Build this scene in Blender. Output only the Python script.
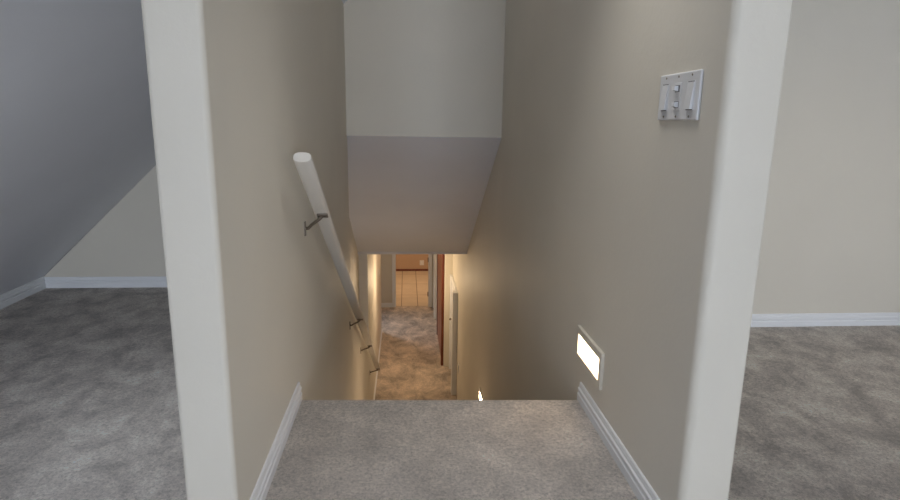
import bpy, bmesh, math, random
from mathutils import Vector, Matrix

sc = bpy.context.scene
for o in list(bpy.data.objects):
    bpy.data.objects.remove(o)
random.seed(4)

# ------------------------------------------------------------------ camera
F = 589.0
def _n(v): return Vector(v).normalized()
aY = _n((406 - 450, 130, -F))
aZ = -_n((411 - 450, -2686, -F))
aZ = (aZ - aY * aZ.dot(aY)).normalized()
aX = aY.cross(aZ)
cam_data = bpy.data.cameras.new('camera')
cam = bpy.data.objects.new('camera', cam_data)
sc.collection.objects.link(cam)
cam_data.sensor_width = 36
cam_data.lens = F / 900 * 36
cam_data.clip_start = 0.05
m = Matrix((aX, aY, aZ)).to_4x4()
m.translation = Vector((0, 0, 1.1))
cam.matrix_world = m
sc.camera = cam

# ------------------------------------------------------------------ world, light, exposure
world = bpy.data.worlds.new('world')
sc.world = world
world.use_nodes = True
world.node_tree.nodes['Background'].inputs[0].default_value = (0.75, 0.85, 1.0, 1)
world.node_tree.nodes['Background'].inputs[1].default_value = 0.3

def area(name, loc, size, power, color, target=None, rot=None, spread=180):
    d = bpy.data.lights.new(name, 'AREA')
    d.shape = 'RECTANGLE'; d.size, d.size_y = size
    d.energy = power; d.color = color; d.spread = math.radians(spread)
    o = bpy.data.objects.new(name, d); sc.collection.objects.link(o)
    o.location = loc
    if target is not None:
        o.rotation_euler = (Vector(target) - Vector(loc)).to_track_quat('-Z', 'Y').to_euler()
    elif rot: o.rotation_euler = rot
    return o
def bulb(name, loc, power, color, radius=0.2):
    d = bpy.data.lights.new(name, 'POINT'); d.energy = power; d.color = color; d.shadow_soft_size = radius
    o = bpy.data.objects.new(name, d); sc.collection.objects.link(o); o.location = loc
# daylight through the windows behind the camera, one in each half of the upper floor
area('window_daylight_back', (1.5, -5.90, 1.25), (3.0, 1.6), 12, (0.92, 0.95, 1.0), target=(1.1, 3, 1.1))
area('window_daylight_left', (-1.45, -5.90, 0.50), (0.9, 0.6), 50, (0.7, 0.82, 1), target=(-1.3, 3, 0.5))
area('low_back_fill', (1.15, -5.88, 0.50), (1.6, 0.9), 155, (0.83, 0.9, 1), target=(0.1, 3, 0.3))  # low fill light added behind the camera for the sloped stairwell ceiling
# unseen fill lights added over the upper floor to brighten the carpet
area('landing_fill', (0.40, 1.7, 2.32), (0.5, 0.5), 3.2, (1, 0.97, 0.92), rot=(0, 0, 0), spread=85)
area('left_room_fill', (-0.90, 1.7, 1.30), (0.25, 0.7), 3, (0.9, 0.94, 1), rot=(0, 0, 0), spread=125)
# lower floor: ceiling lamp of the hall, the washroom lamp, daylight of the side room
bulb('stair_foot_fill', (0.00, 8.3, -1.15), 18, (1, 0.73, 0.45))  # added warm fill, hung free in the hall to light the stairwell
area('right_room_fill', (2.2, 1.7, 2.36), (0.5, 0.5), 4.2, (1, 0.88, 0.7), rot=(0, 0, 0), spread=110)  # upper floor: added fill light over the right room carpet
bulb('stairwell_fill', (0.42, 3.3, 2.2), 0.6, (1, 0.86, 0.7))  # upper floor: weak fill added to lift the stairwell walls and landing
bulb('hall_lamp', (0.10, 9.9, -0.62), 8, (1, 0.71, 0.42))
area('washroom_lamp', (0.15, 13.3, -0.45), (0.5, 0.5), 25, (1, 0.74, 0.48), rot=(0, 0, 0))
area('side_room_daylight', (-1.5, 11.45, -1.25), (0.6, 0.7), 4, (0.72, 0.83, 1), target=(0.15, 10.0, -2.7), spread=75)

vs = sc.view_settings
vs.view_transform = 'Standard'; vs.look = 'None'; vs.gamma = 1; vs.exposure = 0.0
vs.use_curve_mapping = False

# ------------------------------------------------------------------ materials
def mat(name, color, rough=0.6, metal=0.0):
    mt = bpy.data.materials.new(name); mt.use_nodes = True
    b = mt.node_tree.nodes['Principled BSDF']
    b.inputs['Base Color'].default_value = (*color, 1)
    b.inputs['Roughness'].default_value = rough
    b.inputs['Metallic'].default_value = metal
    return mt, mt.node_tree, b
def coords(nt):
    return nt.nodes.new('ShaderNodeTexCoord').outputs['Object']
def noise(nt, vec, scale, detail=3, rough=0.5, dist=0.0):
    n = nt.nodes.new('ShaderNodeTexNoise')
    n.inputs['Scale'].default_value = scale; n.inputs['Detail'].default_value = detail
    n.inputs['Roughness'].default_value = rough; n.inputs['Distortion'].default_value = dist
    nt.links.new(vec, n.inputs['Vector']); return n.outputs['Fac']
def ramp(nt, fac, stops):
    r = nt.nodes.new('ShaderNodeValToRGB')
    r.color_ramp.elements[0].position = stops[0][0]; r.color_ramp.elements[0].color = (*stops[0][1], 1)
    r.color_ramp.elements[1].position = stops[-1][0]; r.color_ramp.elements[1].color = (*stops[-1][1], 1)
    for p, c in stops[1:-1]:
        e = r.color_ramp.elements.new(p); e.color = (*c, 1)
    nt.links.new(fac, r.inputs[0]); return r.outputs[0]
def bump(nt, b, h, strength, dist=0.01):
    n = nt.nodes.new('ShaderNodeBump'); n.inputs['Strength'].default_value = strength
    n.inputs['Distance'].default_value = dist
    nt.links.new(h, n.inputs['Height']); nt.links.new(n.outputs[0], b.inputs['Normal'])
def mix(nt, a, b_, fac, mode='MULTIPLY'):
    n = nt.nodes.new('ShaderNodeMix'); n.data_type = 'RGBA'; n.blend_type = mode
    n.inputs[0].default_value = fac
    nt.links.new(a, n.inputs[6]); nt.links.new(b_, n.inputs[7]); return n.outputs[2]

def paint(name, color, bs=0.18, rough=0.55):
    mt, nt, b = mat(name, color, rough)
    v = coords(nt)
    n = noise(nt, v, 1.6, 3)
    c = ramp(nt, n, [(0.3, tuple(x * 0.97 for x in color)), (0.7, tuple(min(1, x * 1.03) for x in color))])
    nt.links.new(c, b.inputs['Base Color'])
    bump(nt, b, noise(nt, v, 55, 4, 0.6, 0.4), bs, 0.004)
    return mt
WALL = paint('greige_wall_paint', (0.705, 0.668, 0.588))
CEIL = paint('flat_ceiling_paint', (0.78, 0.80, 0.86))
HALLWALL = WALL
TRIM = paint('white_gloss_trim', (0.82, 0.84, 0.87), 0.03, 0.35)
RAILP = paint('cream_rail_paint', (0.74, 0.72, 0.68), 0.05, 0.35)
PLASTIC = mat('white_plastic', (0.72, 0.73, 0.75), 0.3)[0]
NICKEL = mat('brushed_nickel', (0.27, 0.235, 0.20), 0.38, 0.85)[0]
BRONZE = mat('dark_hinge', (0.10, 0.07, 0.05), 0.4, 0.7)[0]

def carpet(name, base, contrast, patch, streak=(1, 1, 1), swirl=0.25):
    mt, nt, b = mat(name, base, 0.95)
    v = coords(nt)
    mp = nt.nodes.new('ShaderNodeMapping'); mp.inputs['Scale'].default_value = streak
    mp.inputs['Rotation'].default_value = (0, 0, math.radians(-30))
    nt.links.new(v, mp.inputs['Vector'])
    lo = 1 - contrast; hi = 1 + contrast
    c1 = ramp(nt, noise(nt, mp.outputs[0], patch, 9, 0.70, swirl),
              [(0.36, tuple(x * lo for x in base)), (0.5, base), (0.64, tuple(min(1, x * hi) for x in base))])
    tuft = noise(nt, v, 85, 6, 0.85, 0.5)
    c = mix(nt, c1, ramp(nt, tuft, [(0.34, (0.55,) * 3), (0.5, (1.0,) * 3), (0.66, (1.4,) * 3)]), 1.0)
    nt.links.new(c, b.inputs['Base Color'])
    b.inputs['Sheen Weight'].default_value = 0.25
    b.inputs['Sheen Roughness'].default_value = 0.5
    bump(nt, b, tuft, 1.0, 0.02)
    return mt
CARPET = carpet('grey_pile_carpet', (0.76, 0.70, 0.65), 0.36, 5.5, (1.25, 1.0, 1), 0.35)
LANDING = carpet('landing_pile_carpet', (0.78, 0.715, 0.66), 0.20, 5.0, (1, 1.0, 1), 0.3)
HALLCARPET = carpet('hall_pile_carpet', (0.56, 0.455, 0.37), 0.46, 3.2, (1.2, 0.8, 1), 0.35)

mt, nt, b = mat('tan_floor_tile', (0.62, 0.52, 0.40), 0.4)
v = coords(nt)
br = nt.nodes.new('ShaderNodeTexBrick'); br.offset = 0.0
br.inputs['Scale'].default_value = 1.0
br.inputs['Brick Width'].default_value = 0.34; br.inputs['Row Height'].default_value = 0.9
br.inputs['Mortar Size'].default_value = 0.008
br.inputs['Color1'].default_value = (0.60, 0.49, 0.36, 1); br.inputs['Color2'].default_value = (0.62, 0.51, 0.38, 1)
br.inputs['Mortar'].default_value = (0.22, 0.15, 0.10, 1)
mp = nt.nodes.new('ShaderNodeMapping'); mp.inputs['Location'].default_value = (0.10, 0.0, 0)
nt.links.new(v, mp.inputs['Vector']); nt.links.new(mp.outputs[0], br.inputs['Vector'])
nt.links.new(mix(nt, br.outputs['Color'], ramp(nt, noise(nt, v, 4, 4), [(0.3, (0.9,) * 3), (0.7, (1.05,) * 3)]), 0.8), b.inputs['Base Color'])
TILE = mt

def wood(name, a, c, scale=6):
    mt, nt, b = mat(name, a, 0.38)
    v = coords(nt)
    mp = nt.nodes.new('ShaderNodeMapping'); mp.inputs['Scale'].default_value = (scale * 3, scale * 3, scale * 0.35)
    nt.links.new(v, mp.inputs['Vector'])
    nt.links.new(ramp(nt, noise(nt, mp.outputs[0], 1, 5, 0.6, 1.2), [(0.3, a), (0.7, c)]), b.inputs['Base Color'])
    return mt
REDWOOD = wood('red_brown_wood', (0.24, 0.085, 0.045), (0.34, 0.13, 0.07))
MAHOG = wood('mahogany_wood', (0.11, 0.022, 0.012), (0.17, 0.045, 0.022))
CABW = wood('brown_cabinet_wood', (0.36, 0.20, 0.12), (0.44, 0.26, 0.16))

mt, nt, b = mat('lit_lens', (1, 0.95, 0.85), 0.4)
v = coords(nt)
g = nt.nodes.new('ShaderNodeSeparateXYZ'); nt.links.new(v, g.inputs[0])
b.inputs['Emission Color'].default_value = (1.0, 0.72, 0.46, 1)
b.inputs['Emission Strength'].default_value = 65
LENS = mt
LENS_DIM = mt.copy(); LENS_DIM.name = 'lit_lens_upper'
LENS_DIM.node_tree.nodes['Principled BSDF'].inputs['Emission Strength'].default_value = 8
WOODROOM = paint('warm_washroom_paint', (0.50, 0.36, 0.26))

# ------------------------------------------------------------------ mesh helpers
def link(name, bm, material, parent=None, smooth=False, loc=None):
    me = bpy.data.meshes.new(name)
    bmesh.ops.recalc_face_normals(bm, faces=bm.faces)
    bm.to_mesh(me); bm.free()
    me.materials.append(material)
    if smooth:
        for p in me.polygons: p.use_smooth = True
    o = bpy.data.objects.new(name, me); sc.collection.objects.link(o)
    if parent: o.parent = parent
    if loc: o.location = loc
    return o
def box(bm, x0, x1, y0, y1, z0, z1, bev=0, seg=2):
    vs_ = [bm.verts.new((x, y, z)) for x in (x0, x1) for y in (y0, y1) for z in (z0, z1)]
    f = [(0, 1, 3, 2), (4, 6, 7, 5), (0, 4, 5, 1), (2, 3, 7, 6), (0, 2, 6, 4), (1, 5, 7, 3)]
    fs = [bm.faces.new([vs_[i] for i in q]) for q in f]
    if bev:
        es = list({e for q in fs for e in q.edges})
        bmesh.ops.bevel(bm, geom=es, offset=bev, segments=seg, affect='EDGES', profile=0.5)
def prism(bm, pts, axis, a, b_):
    """extrude a 2D outline along an axis ('x': pts are (y,z); 'y': (x,z); 'z': (x,y))"""
    def P(p, t): return {'x': (t, p[0], p[1]), 'y': (p[0], t, p[1]), 'z': (p[0], p[1], t)}[axis]
    A = [bm.verts.new(P(p, a)) for p in pts]; B = [bm.verts.new(P(p, b_)) for p in pts]
    n = len(pts)
    bm.faces.new(A); bm.faces.new(B[::-1])
    for i in range(n): bm.faces.new((A[i], B[i], B[(i + 1) % n], A[(i + 1) % n]))
def structure(name, bm, material, smooth=False):
    o = link(name, bm, material, smooth=smooth); o['kind'] = 'structure'; return o
def thing(name, label, cat, loc, group=None, kind=None):
    o = bpy.data.objects.new(name, None); sc.collection.objects.link(o); o.location = loc
    o.empty_display_size = 0.1
    if kind: o['kind'] = kind
    else:
        o['label'] = label; o['category'] = cat
    if group: o['group'] = group
    return o
def shade_by_angle(o, ang=35):
    me = o.data
    for p in me.polygons: p.use_smooth = True
    me.set_sharp_from_angle(angle=math.radians(ang))

L, R = -0.430, 0.705            # painted faces of the two stairwell walls
LO = -2.70                      # lower hall floor
HC = -0.414                     # lower hall ceiling
SY0, SZ0, SY1 = 4.40, 0.982, 6.70   # sloped stairwell ceiling, top and bottom edges
SLOPE = 0.594

# ------------------------------------------------------------------ floors
bm = bmesh.new()
prism(bm, [(-2.36, -5.95), (4.45, -5.95), (4.45, 3.0), (0.80, 3.0), (0.80, 1.5), (-0.50, 1.5), (-0.50, 3.90), (-2.36, 3.90)], 'z', -0.06, 0.0)
structure('floor', bm, CARPET)
def skew(bm):
    # the stair edge is not quite square to the walls
    for v_ in bm.verts:
        if v_.co.y > 1.6: v_.co.y -= 0.050 * (v_.co.x - L) / (R - L)
# landing with rolled nosing
bm = bmesh.new()
prof = [(1.5, -0.06), (1.5, 0.0)]
r = 0.028
for k in range(9):
    a = math.pi / 2 - k * math.pi / 8
    prof.append((2.224 - r + r * math.cos(a), -r + 0.003 + r * math.sin(a)))
prof += [(2.17, -0.06)]
prism(bm, prof, 'x', L + 0.002, R - 0.002)
skew(bm)
o = structure('floor_landing', bm, LANDING); shade_by_angle(o, 50)
# carpeted flight
bm = bmesh.new()
n = 16; rise = 2.70 / n; run = rise / SLOPE
prof = [(2.165, -0.2), (2.165, -0.02)]
prof = [(2.165, -0.06 - 0.3)]
y, z = 2.165, 0.0
pts = [(y, -0.061)]
for k in range(n):
    z -= rise
    pts += [(y, z), (y + run + (0.02 if k < n - 1 else 0), z)]
    y += run
    if k < n - 1: pts += [(y + 0.02, z - 0.03), (y, z - 0.03)]
pts = pts[:-1]
pts += [(y - run, LO + 0.0), (2.165 + 0.9, LO + 1.2), (2.165 + 0.02, -0.45)]
prism(bm, pts, 'x', L + 0.004, R - 0.004)
skew(bm)
structure('stairs', bm, LANDING)
bm = bmesh.new(); box(bm, -3.6, 0.9, 6.3, 11.80, LO - 0.08, LO)
structure('floor_hall', bm, HALLCARPET)
bm = bmesh.new(); box(bm, -0.8, 1.0, 11.80, 14.80, LO - 0.08, LO + 0.004)
structure('floor_washroom', bm, TILE)

# ------------------------------------------------------------------ walls
def bull(x0, x1, y0, y1, r=0.022, r2=None, seg=7):
    """plan outline, rounded at the two corners of the low-y end"""
    r2 = r2 or r
    p = []
    for k in range(seg + 1):
        a = math.pi + k * (math.pi / 2) / seg
        p.append((x0 + r + r * math.cos(a), y0 + r + r * math.sin(a)))
    for k in range(seg + 1):
        a = 1.5 * math.pi + k * (math.pi / 2) / seg
        p.append((x1 - r2 + r2 * math.cos(a), y0 + r2 + r2 * math.sin(a)))
    return p + [(x1, y1), (x0, y1)]
bm = bmesh.new(); prism(bm, bull(-0.558, L, 1.360, 4.44, 0.015), 'z', -2.75, 2.45)
o = structure('wall_left', bm, WALL); shade_by_angle(o, 30)
bm = bmesh.new(); prism(bm, bull(R, 0.837, 1.298, 7.05, 0.024, 0.010), 'z', -2.75, 2.45)
o = structure('wall_right', bm, WALL); shade_by_angle(o, 30)

# lower run of the left wall: flush with the upper part near the rail, set back above it
bm = bmesh.new()
NY, NZ = 30, 60
def sm(t): t = max(0, min(1, t)); return t * t * (3 - 2 * t)
grid = []
for i in range(NY + 1):
    y = 4.44 + (6.74 - 4.44) * i / NY
    row = []
    zr = 0.97 - (y - 1.96) * SLOPE
    for j in range(NZ + 1):
        z = -2.75 + (1.05 + 2.75) * j / NZ
        full = 0.125 * sm((z - zr - 0.10) / 0.75)
        base = 0.022 * (y - 4.44) / 2.3
        x = L - max(full, base)
        row.append(bm.verts.new((x, y, z)))
    grid.append(row)
for i in range(NY):
    for j in range(NZ):
        bm.faces.new((grid[i][j], grid[i + 1][j], grid[i + 1][j + 1], grid[i][j + 1]))
back = [bm.verts.new(p) for p in ((-0.66, 4.44, -2.75), (-0.66, 6.74, -2.75), (-0.66, 6.74, 1.05), (-0.66, 4.44, 1.05))]
bm.faces.new(back)
bm.faces.new([grid[0][j] for j in range(NZ + 1)] + [back[3], back[0]])
bm.faces.new([grid[NY][j] for j in range(NZ + 1)] + [back[2], back[1]])
bm.faces.new([grid[i][0] for i in range(NY + 1)] + [back[1], back[0]])
bm.faces.new([grid[i][NZ] for i in range(NY + 1)] + [back[2], back[3]])
o = structure('wall_stair_left', bm, WALL); shade_by_angle(o, 30)

bm = bmesh.new(); prism(bm, bull(-0.66, -0.452, 6.764, 10.30, 0.02) , 'z', -2.75, -0.30)
o = structure('wall_hall_left', bm, HALLWALL); shade_by_angle(o, 30)
bm = bmesh.new(); box(bm, R, 0.868, 7.05, 8.68, -2.75, -0.30)
structure('wall_hall_right', bm, HALLWALL)
bm = bmesh.new(); box(bm, -0.560, -0.452, 6.741, 6.763, -2.69, HC - 0.001, 0.004)
structure('trim_1', bm, TRIM)
bm = bmesh.new(); prism(bm, bull(0.585, 0.868, 8.68, 11.80, 0.018), 'z', -2.75, -0.30)
o = structure('wall_hall_right_far', bm, HALLWALL); shade_by_angle(o, 30)
# far wall of the hall, with the washroom doorway cut out
bm = bmesh.new()
box(bm, -3.6, -0.235, 11.75, 11.87, -2.75, -0.30)
structure('wall_hall_end', bm, HALLWALL)
bm = bmesh.new()
box(bm, 0.475, 1.0, 11.76, 11.87, -2.75, -0.30)
structure('wall_hall_end_right', bm, HALLWALL)
bm = bmesh.new()
box(bm, -0.235, 0.475, 11.75, 11.87, -0.66, -0.30)
structure('wall_hall_end_top', bm, HALLWALL)
bm = bmesh.new(); box(bm, -3.7, -3.6, 6.3, 11.87, -2.75, -0.30)
structure('wall_side_room', bm, HALLWALL)
bm = bmesh.new(); box(bm, -3.6, -0.66, 8.9, 9.0, -2.75, -0.30)
structure('wall_side_room_near', bm, HALLWALL)
bm = bmesh.new(); box(bm, -0.9, -0.8, 11.87, 14.80, -2.75, -0.30)
structure('wall_washroom_left', bm, WOODROOM)
bm = bmesh.new(); box(bm, 0.9, 1.0, 11.87, 14.80, -2.75, -0.30)
structure('wall_washroom_right', bm, WOODROOM)
bm = bmesh.new(); box(bm, -0.9, 1.0, 14.74, 14.85, -2.75, -0.30)
structure('wall_washroom_end', bm, WOODROOM)
bm = bmesh.new(); box(bm, -3.7, 1.0, 6.65, 14.85, HC, -0.20)
structure('ceiling_hall', bm, CEIL)

# upper rooms
bm = bmesh.new()
prism(bm, [(-2.47, -0.06), (-0.54, -0.06), (-0.54, 1.78), (-2.36, 0.06), (-2.47, 0.06)], 'y', 3.878, 3.98)
structure('wall_left_gable', bm, WALL)
bm = bmesh.new(); box(bm, 0.86, 4.55, 2.995, 3.10, -0.06, 2.45)
structure('wall_right_back', bm, WALL)
bm = bmesh.new(); box(bm, -2.47, -2.347, -6.0, 3.98, -0.06, 0.078)
structure('wall_left_knee', bm, WALL)
bm = bmesh.new(); box(bm, 4.45, 4.55, -6.0, 3.1, -0.06, 2.45)
structure('wall_right_side', bm, WALL)
bm = bmesh.new(); box(bm, -2.47, 4.55, -6.05, -5.95, -0.06, 2.45)
structure('wall_back', bm, WALL)
# sloped ceiling under the roof
bm = bmesh.new()
k = 0.945; zt = 2.40; xt = -2.335 + (zt - 0.076) / k
prism(bm, [(-2.349, 0.076 - 0.0), (xt, zt), (xt, zt + 0.16), (-2.47, 0.10)], 'y', -6.0, 4.6)
structure('ceiling_slope', bm, CEIL)
bm = bmesh.new(); box(bm, xt, 4.55, -6.0, 4.6, zt, zt + 0.12)
structure('ceiling', bm, CEIL)
# stairwell: upright wall and the sloped ceiling below it
bm = bmesh.new(); box(bm, -0.60, R, SY0, SY0 + 0.11, SZ0 - 0.0, 2.40)
structure('wall_stairwell_head', bm, WALL)
bm = bmesh.new()
prism(bm, [(SY0, SZ0), (SY1, HC), (SY1, HC + 0.25), (SY0 + 0.11, SZ0 + 0.25), (SY0 + 0.11, SZ0 + 0.0)], 'x', -0.66, R)
structure('ceiling_stairwell', bm, CEIL)

# ------------------------------------------------------------------ baseboards
BP = [(0, 0), (0.014, 0), (0.014, 0.030), (0.010, 0.034), (0.010, 0.038), (0.013, 0.042), (0.013, 0.052),
      (0.008, 0.057), (0.008, 0.062), (0.006, 0.074), (0.003, 0.077), (0, 0.077)]   # (out of the wall, up)
def baseboard(name, axis, a, b_, wall, sign, z=0.0, prof=BP, s=1.0):
    bm = bmesh.new()
    pts = [(wall + sign * p * s, z + q * s) for p, q in prof]
    prism(bm, pts, axis, a, b_)
    return structure(name, bm, TRIM)
baseboard('baseboard_left', 'y', 1.385, 2.215, L, 1)
baseboard('baseboard_right', 'y', 1.33, 2.165, R, -1)
baseboard('baseboard_left_gable', 'x', -2.347, -0.552, 3.878, -1, s=0.93)
baseboard('baseboard_left_knee', 'y', -5.95, 3.878, -2.347, 1)
baseboard('baseboard_right_back', 'x', 0.868, 4.45, 2.995, -1, s=0.95)
baseboard('baseboard_hall_left', 'y', 6.76, 10.29, -0.452, 1, LO)
baseboard('baseboard_hall_end', 'x', -3.6, -0.29, 11.75, -1, LO, s=1.2)
baseboard('baseboard_washroom', 'x', -0.8, 0.9, 14.74, -1, LO + 0.004, s=0.7).data.materials[0] = MAHOG

# ------------------------------------------------------------------ doors and door trim of the lower hall
CP = [(0, 0), (0.010, 0), (0.014, 0.008), (0.012, 0.022), (0.018, 0.034), (0.020, 0.062), (0.016, 0.070), (0, 0.070)]
# door_1: low white closet door in the right wall
d = thing('door_1', None, None, (R, 8.17, LO), kind='structure')
def lx(bm): return bm
def child_box(name, mtl, par, x0, x1, y0, y1, z0, z1, bev=0.003):
    bm = bmesh.new(); P = par
    ox = oy = oz = 0
    q = P
    while q is not None:
        ox += q.location.x; oy += q.location.y; oz += q.location.z; q = q.parent
    box(bm, x0 - ox, x1 - ox, y0 - oy, y1 - oy, z0 - oz, z1 - oz, bev)
    return link(name, bm, mtl, P)
HD = -1.19
child_box('door_panel', TRIM, d, R - 0.010, R - 0.001, 7.79, 8.59, LO + 0.01, HD - 0.07)
child_box('door_casing', TRIM, d, R - 0.072, R - 0.001, 7.68, 7.79, LO, HD, 0.006)
child_box('door_casing', TRIM, d, R - 0.040, R - 0.001, 8.58, 8.675, LO, HD, 0.006)
child_box('door_casing', TRIM, d, R - 0.026, R - 0.001, 7.79, 8.58, HD - 0.07, HD, 0.004)
kb = bmesh.new(); bmesh.ops.create_uvsphere(kb, u_segments=16, v_segments=10, radius=0.018, matrix=Matrix.Translation((-0.038, 0.33, 0.85)))
link('door_knob', kb, NICKEL, d, True)
# door_2: reddish wood door in the right wall, beyond the jog
d = thing('door_2', None, None, (0.585, 9.5, LO), kind='structure')
child_box('door_panel', REDWOOD, d, 0.560, 0.584, 8.80, 10.10, LO + 0.01, -0.70)
child_box('door_casing', MAHOG, d, 0.545, 0.584, 8.72, 8.80, LO, -0.64, 0.004)
child_box('door_casing', MAHOG, d, 0.550, 0.584, 10.10, 10.17, LO, -0.64, 0.004)
child_box('door_casing', MAHOG, d, 0.550, 0.584, 8.80, 10.10, -0.70, -0.64, 0.004)
# door_3: white framed doorway just before the end wall
d = thing('door_3', None, None, (0.585, 11.3, LO), kind='structure')
child_box('door_casing', TRIM, d, 0.535, 0.584, 10.98, 11.07, LO, -0.64, 0.004)
child_box('door_panel', TRIM, d, 0.570, 0.584, 11.07, 11.68, LO + 0.01, -0.70)
child_box('door_casing', TRIM, d, 0.545, 0.584, 11.68, 11.749, LO, -0.64, 0.004)
child_box('door_casing', TRIM, d, 0.545, 0.584, 11.07, 11.68, -0.70, -0.64, 0.004)
# door_4: washroom doorway in the end wall: casing, jambs and hinges (the leaf swings out of sight)
d = thing('door_4', None, None, (0.12, 11.75, LO), kind='structure')
child_box('door_casing', TRIM, d, -0.290, -0.222, 11.728, 11.749, LO, -0.60, 0.005)
child_box('door_casing', TRIM, d, 0.462, 0.530, 11.728, 11.759, LO, -0.60, 0.005)
child_box('door_casing', TRIM, d, -0.222, 0.462, 11.728, 11.749, -0.67, -0.60, 0.005)
child_box('door_jamb', TRIM, d, -0.234, -0.215, 11.75, 11.87, LO + 0.005, -0.66, 0.002)
j = child_box('door_jamb', TRIM, d, 0.455, 0.474, 11.75, 11.87, LO + 0.005, -0.66, 0.002)
for z in (-1.70, -2.43):
    child_box('hinge', BRONZE, j, 0.440, 0.456, 11.752, 11.80, z - 0.045, z + 0.045, 0.003)

# ------------------------------------------------------------------ handrail
rail_root = thing('handrail', 'long cream painted wooden handrail running down the left stairwell wall', 'handrail', (L, 1.96, 0.97))
RX = -0.351
A = Vector((RX, 2.045, 0.973)); B = Vector((RX - 0.005, 6.98, 0.973 - (6.98 - 2.045) * 0.598))
ax = (B - A).normalized(); up = Vector((0, -ax.z, ax.y)); side = Vector((1, 0, 0))
w_, t_ = 0.0310, 0.0195
secs = []
bm = bmesh.new()
NS = 28
def ring(c, s=1.0):
    out = []
    for k in range(NS):
        a = 2 * math.pi * k / NS
        ca, sa = math.cos(a), math.sin(a)
        # rounded-rectangle (superellipse) section
        px_ = w_ * math.copysign(abs(ca) ** 0.72, ca) * s; pu = t_ * math.copysign(abs(sa) ** 0.72, sa) * s
        out.append(bm.verts.new(c + side * px_ + up * pu - rail_root.location))
    return out
rings = [ring(A, 0.90), ring(A + ax * 0.003, 0.97), ring(A + ax * 0.009, 1.0)]
for k in range(1, 12): rings.append(ring(A.lerp(B, k / 12)))
rings += [ring(B - ax * 0.009), ring(B - ax * 0.003, 0.97), ring(B, 0.9)]
for r0, r1 in zip(rings, rings[1:]):
    for k in range(NS): bm.faces.new((r0[k], r0[(k + 1) % NS], r1[(k + 1) % NS], r1[k]))
bm.faces.new(rings[0]); bm.faces.new(rings[-1][::-1])
o = link('rail', bm, RAILP, rail_root); shade_by_angle(o, 40)
def tube(bm, pts, rad, seg=12):
    prev = None
    for i, p in enumerate(pts):
        d0 = (pts[min(i + 1, len(pts) - 1)] - pts[max(i - 1, 0)]).normalized()
        u = d0.cross(Vector((0, 1, 0.02))).normalized(); w = d0.cross(u).normalized()
        rg = [bm.verts.new(p + (u * math.cos(2 * math.pi * k / seg) + w * math.sin(2 * math.pi * k / seg)) * rad) for k in range(seg)]
        if prev:
            for k in range(seg): bm.faces.new((prev[k], prev[(k + 1) % seg], rg[(k + 1) % seg], rg[k]))
        else: bm.faces.new(rg)
        prev = rg
    bm.faces.new(prev[::-1])
def bracket(y, wx):
    zc = A.z + (y + 0.015 - A.y) * (B.z - A.z) / (B.y - A.y)
    root = rail_root.location
    zb = zc - 0.048
    under = Vector((RX + 0.006, y - 0.045, zc + 0.060 * SLOPE)) - up * (t_ + 0.004)
    bm = bmesh.new()
    w0 = Vector((wx + 0.004, y, zb))
    pts = [w0, w0 + Vector((0.012, -0.002, 0.001)), w0.lerp(under - up * 0.012, 0.35), under - up * 0.014 + Vector((-0.012, 0, 0)), under]
    tube(bm, [p - root for p in pts], 0.0068)
    arm = link('bracket', bm, NICKEL, rail_root, True)
    bm = bmesh.new(); box(bm, wx - 0.001 - root.x, wx + 0.005 - root.x, y - 0.011 - root.y, y + 0.011 - root.y, zb - 0.032 - root.z, zb + 0.030 - root.z, 0.002)
    link('wall_plate', bm, NICKEL, arm)
    bm = bmesh.new(); box(bm, -0.022, 0.022, -0.016, 0.016, -0.003, 0.0045, 0.002)
    mrot = Matrix((side, ax, up)).transposed().to_4x4(); mrot.translation = under - root
    bmesh.ops.transform(bm, matrix=mrot, verts=bm.verts)
    link('rail_saddle', bm, NICKEL, arm)
for y, wx in ((2.50, L), (4.30, L), (5.35, -0.439), (6.84, -0.452)): bracket(y, wx)

# ------------------------------------------------------------------ step lights
def step_light(label, y0, y1, z0, z1, glow):
    t = thing('step_light', label, 'step light', (R, (y0 + y1) / 2, (z0 + z1) / 2), group='recessed step lights in the right stairwell wall')
    cy, cz = (y0 + y1) / 2, (z0 + z1) / 2
    hy, hz = (y1 - y0) / 2, (z1 - z0) / 2
    bm = bmesh.new()   # face plate as a frame around the lens
    m_y, m_z = 0.022, 0.028
    outer = [(-hy - m_y, -hz - m_z), (hy + m_y, -hz - m_z), (hy + m_y, hz + m_z), (-hy - m_y, hz + m_z)]
    inner = [(-hy, -hz), (hy, -hz), (hy, hz), (-hy, hz)]
    rows = []
    for xo, pts in ((0.0, outer), (-0.009, outer), (-0.012, [(p * 0.985, q * 0.97) for p, q in outer]), (-0.012, inner), (0.0, inner)):
        rows.append([bm.verts.new((xo, p, q)) for p, q in pts])
    for r0, r1 in zip(rows, rows[1:]):
        for k in range(4): bm.faces.new((r0[k], r0[(k + 1) % 4], r1[(k + 1) % 4], r1[k]))
    link('face_plate', bm, WALL, t)
    bm = bmesh.new(); box(bm, -0.006, -0.001, -hy, hy, -hz, hz)
    o = link('lens', bm, glow, t); o['label'] = 'glowing warm white lens'
    return t
step_light('lit rectangular step light beside the landing, just above the right baseboard', 1.946, 2.208, 0.184, 0.268, LENS_DIM)
step_light('lower step light, only a bright sliver showing past the carpeted stair edge', 4.88, 5.165, -1.49, -1.410, LENS)

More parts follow.
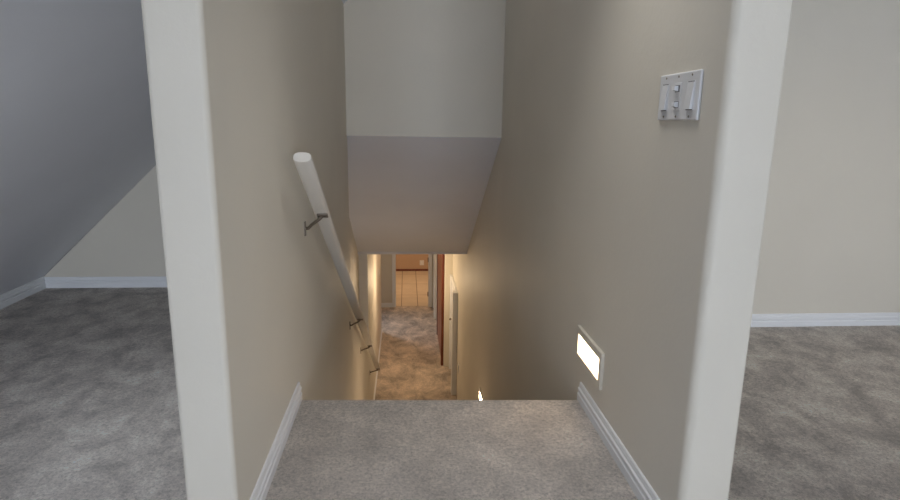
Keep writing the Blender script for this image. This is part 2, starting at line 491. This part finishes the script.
# ------------------------------------------------------------------ switch plate
sy0, sy1, sz0, sz1 = 1.406, 1.634, 1.109, 1.228
sp = thing('switch_plate', 'white three-gang light switch plate on the right stairwell wall', 'light switch', (R, (sy0 + sy1) / 2, (sz0 + sz1) / 2))
hy, hz = (sy1 - sy0) / 2, (sz1 - sz0) / 2
def spbox(name, par, x0, x1, cy, cz, ay, az, bev, mtl=PLASTIC):
    bm = bmesh.new(); box(bm, x0, x1, cy - ay, cy + ay, cz - az, cz + az, bev)
    return link(name, bm, mtl, par)
spbox('cover_plate', sp, -0.008, 0.0, 0, 0, hy, hz, 0.0035)
GAP = mat('switch_gap', (0.16, 0.16, 0.17), 0.6)[0]
for cy in (-0.073, 0.073):
    sw = thing_ = spbox('rocker_switch', sp, -0.0092, -0.0075, cy, 0, 0.0200, 0.0345, 0.0008)
    # tilted paddle
    bm = bmesh.new()
    prism(bm, [(-0.0092, -0.0325), (-0.0170, -0.0325), (-0.0100, 0.0325), (-0.0092, 0.0325)], 'y', cy - 0.0165, cy + 0.0165)
    link('paddle', bm, PLASTIC, sw)
    spbox('shadow_gap', sw, -0.0096, -0.0090, cy, 0.0335, 0.0165, 0.0012, 0, GAP)
    spbox('shadow_gap', sw, -0.0096, -0.0090, cy, -0.0335, 0.0165, 0.0012, 0, GAP)
sw = spbox('stacked_switch', sp, -0.0092, -0.0075, 0, 0, 0.0200, 0.0345, 0.0008)
for cz, tl in ((0.0200, 1), (-0.0200, -1)):
    spbox('toggle_slot', sw, -0.0098, -0.0090, 0, cz, 0.0125, 0.0085, 0, GAP)
    bm = bmesh.new()
    prism(bm, [(-0.0092, cz - 0.007), (-0.0092, cz + 0.007), (-0.020, cz + 0.006 * 1), (-0.020, cz - 0.004)], 'y', -0.010 + (0.004 if tl > 0 else -0.002), 0.006 + (0.004 if tl > 0 else -0.002))
    link('toggle', bm, TRIM, sw)
for cy in (-0.073, 0, 0.073):
    for cz in (-0.050, 0.050):
        bm = bmesh.new()
        bmesh.ops.create_cone(bm, cap_ends=True, segments=14, radius1=0.0032, radius2=0.0026, depth=0.0014,
                              matrix=Matrix.Translation((-0.0085, cy, cz)) @ Matrix.Rotation(-math.pi / 2, 4, 'Y'))
        link('screw', bm, NICKEL, sp)

# lower hall switch, outlet, washroom plate
def plate(name, label, cat, loc, normal, w, h, kind):
    t = thing(name, label, cat, loc)
    t.rotation_euler = (0, 0, math.atan2(normal[1], normal[0]))
    bm = bmesh.new(); box(bm, 0, 0.007, -w / 2, w / 2, -h / 2, h / 2, 0.002)
    link('cover_plate', bm, PLASTIC, t)
    if kind == 'switch':
        bm = bmesh.new(); prism(bm, [(0.007, -0.032), (0.013, -0.032), (0.009, 0.032), (0.007, 0.032)], 'y', -0.016, 0.016)
        link('rocker_switch', bm, TRIM, t)
    else:
        for cz in (-0.02, 0.02):
            bm = bmesh.new(); box(bm, 0.006, 0.0085, -0.016, 0.016, cz - 0.014, cz + 0.014, 0.002)
            s = link('socket', bm, TRIM, t)
            for cy in (-0.006, 0.006):
                bm = bmesh.new(); box(bm, 0.0083, 0.0088, cy - 0.001, cy + 0.001, cz - 0.004, cz + 0.005)
                link('slot', bm, GAP, s)
    return t
plate('light_switch', 'small white switch plate on the lower hall left wall corner', 'light switch', (-0.452, 9.45, -1.36), (1, 0), 0.075, 0.12, 'switch')
plate('wall_outlet', 'tiny white wall outlet low on the right wall before the white hall door', 'outlet', (R, 7.42, -2.17), (-1, 0), 0.075, 0.12, 'outlet')
plate('wall_outlet', 'pale wall plate on the washroom back wall seen through the far doorway', 'outlet', (0.40, 14.74, -2.48), (0, -1), 0.11, 0.13, 'outlet')
